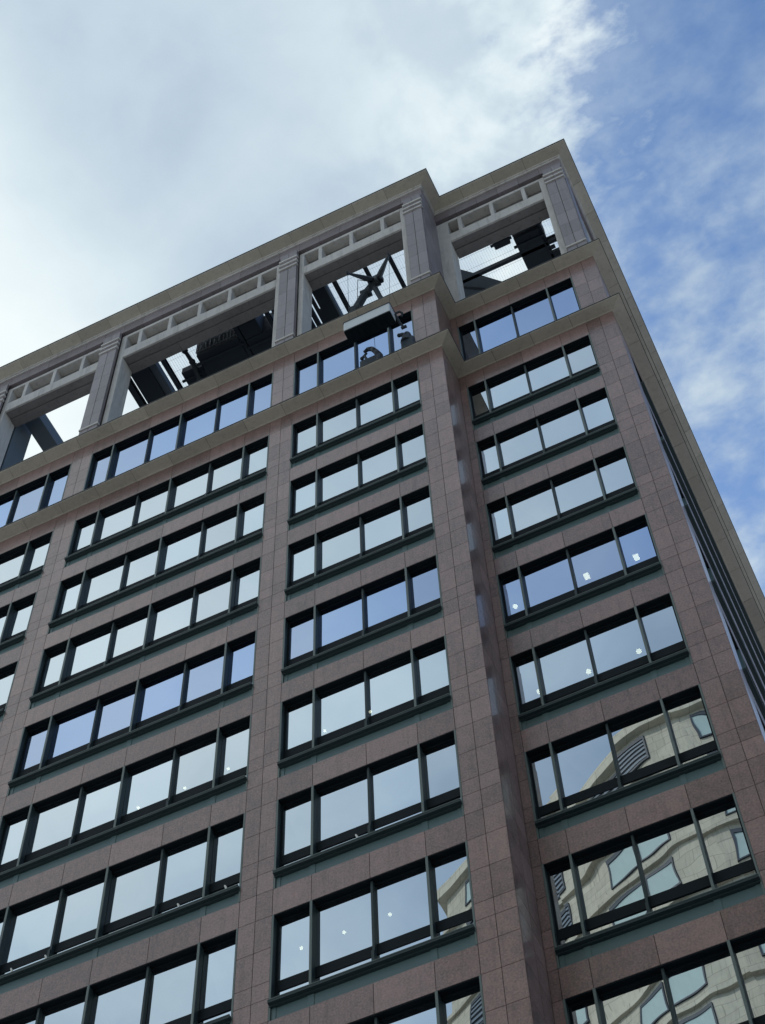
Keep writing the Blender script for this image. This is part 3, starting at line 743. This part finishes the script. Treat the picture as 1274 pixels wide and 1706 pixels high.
def plan_off(e):
    c = Vector((20, -65)); out = []
    P = [Vector(p) for p in plan]; n = len(P)
    for i in range(n):
        d0 = (P[i] - P[i - 1]).normalized(); d1 = (P[(i + 1) % n] - P[i]).normalized()
        n0 = Vector((-d0.y, d0.x)) * -1; n1 = Vector((-d1.y, d1.x)) * -1
        if n0.dot(P[i] - c) < 0: n0 = -n0
        if n1.dot(P[i] - c) < 0: n1 = -n1
        out.append(tuple(P[i] + (n0 + n1) * (e / (1 + n0.dot(n1)))))
    return out
for k in range(0, 24):
    z = TOP - 0.9 - k * 3.9
    if z < 5: break
    bm = new_bm(); extr(bm, plan_off(0.30 if k else 0.55), z, z + (0.35 if k else 0.901), random.random()); link('ledge', bm, BEIGE, op, oo)
GLO = metal('pale_window_glass', (0.10, 0.13, 0.14), 0.6, 0.0, 0.12)
hs_ = [n for n in GLO.node_tree.nodes if n.type == 'HUE_SAT'][0]; hs_.inputs['Color'].default_value = (0.40, 0.50, 0.48, 1)
segs = [(0, 1), (2, 3), (3, 4), (4, 5), (5, 6)]
wcount = 0
for k in range(0, 14):
    zz = TOP - 0.9 - (k + 1) * 3.9 + 1.05
    for si, (i, j) in enumerate(segs):
        a, b = Vector(plan[i]), Vector(plan[j]); ln = (b - a).length; d = (b - a).normalized(); nn = Vector((-d.y, d.x)); 
        if nn.dot(a - Vector((20, -65))) < 0: nn = -nn
        n = max(1, int(ln / 4.2))
        for q in range(n):
            if si == 0 and q < n - 5: continue
            cpt = a + d * (ln * (q + 0.5) / n) + nn * 0.0
            ang = math.atan2(d.y, d.x)
            louv = (k == 0 and si in (1, 2)) or (si >= 3 and k in (1, 2, 3))
            if wcount >= 98: continue
            wcount += 1
            bm = new_bm()
            wv = 1.25; hh = 2.4
            # dark frame; its deep top bar stands in for shade in the reveal
            for (x0, x1, z0, z1) in ((-wv, -wv + 0.12, 0, hh), (wv - 0.12, wv, 0, hh), (-wv + 0.12, wv - 0.12, 0, 0.12), (-wv + 0.12, wv - 0.12, hh - 0.30, hh)):
                box(bm, x0, x1, -0.10, 0.10, z0, z1)
            wn = link('window', bm, STEEL, op, (cpt.x + oo[0] + nn.x * 0.02, cpt.y + oo[1] + nn.y * 0.02, zz), ang)
            bm = new_bm()
            if louv:
                for s_ in range(5): box(bm, -wv + 0.12, wv - 0.12, -0.09, 0.085, 0.2 + s_ * 0.40, 0.38 + s_ * 0.40)
                link('louvre', bm, BLUE, wn)
            box_b = new_bm(); box(box_b, -wv + 0.12, wv - 0.12, -0.045, 0.045, 0.12, hh - 0.30); link('pane', box_b, DARK if louv else GLO, wn)
            if not louv: bm.free()

# ------------------------------------------------------------------ ground
GRD = stone('paving', (0.42, 0.41, 0.39), 0.85, 0.12, 0.1, 0.3)
ASP = stone('asphalt', (0.05, 0.05, 0.052), 0.9, 0.2, 0.1, 0.3)
bm = new_bm(); s_ = 1500
bm.faces.new([bm.verts.new(p) for p in ((-s_, -s_, ZG - 0.14), (s_, -s_, ZG - 0.14), (s_, s_, ZG - 0.14), (-s_, s_, ZG - 0.14))])
link('ground', bm, GRD, None, kind='structure')
bm = new_bm(); bm.faces.new([bm.verts.new(p) for p in ((-400, -40, ZG - 0.134), (400, -40, ZG - 0.134), (400, -27, ZG - 0.134), (-400, -27, ZG - 0.134))])
link('road', bm, ASP, None, kind='structure')
bm = new_bm(); box(bm, -400, 400, -26.8, -0.0 - 0.01, ZG - 0.13, ZG - 0.002); link('pavement', bm, GRD, None, kind='structure')
bm = new_bm(); box(bm, -400, 400, -44.9, -40.2, ZG - 0.13, ZG - 0.002); link('pavement', bm, GRD, None, kind='structure')
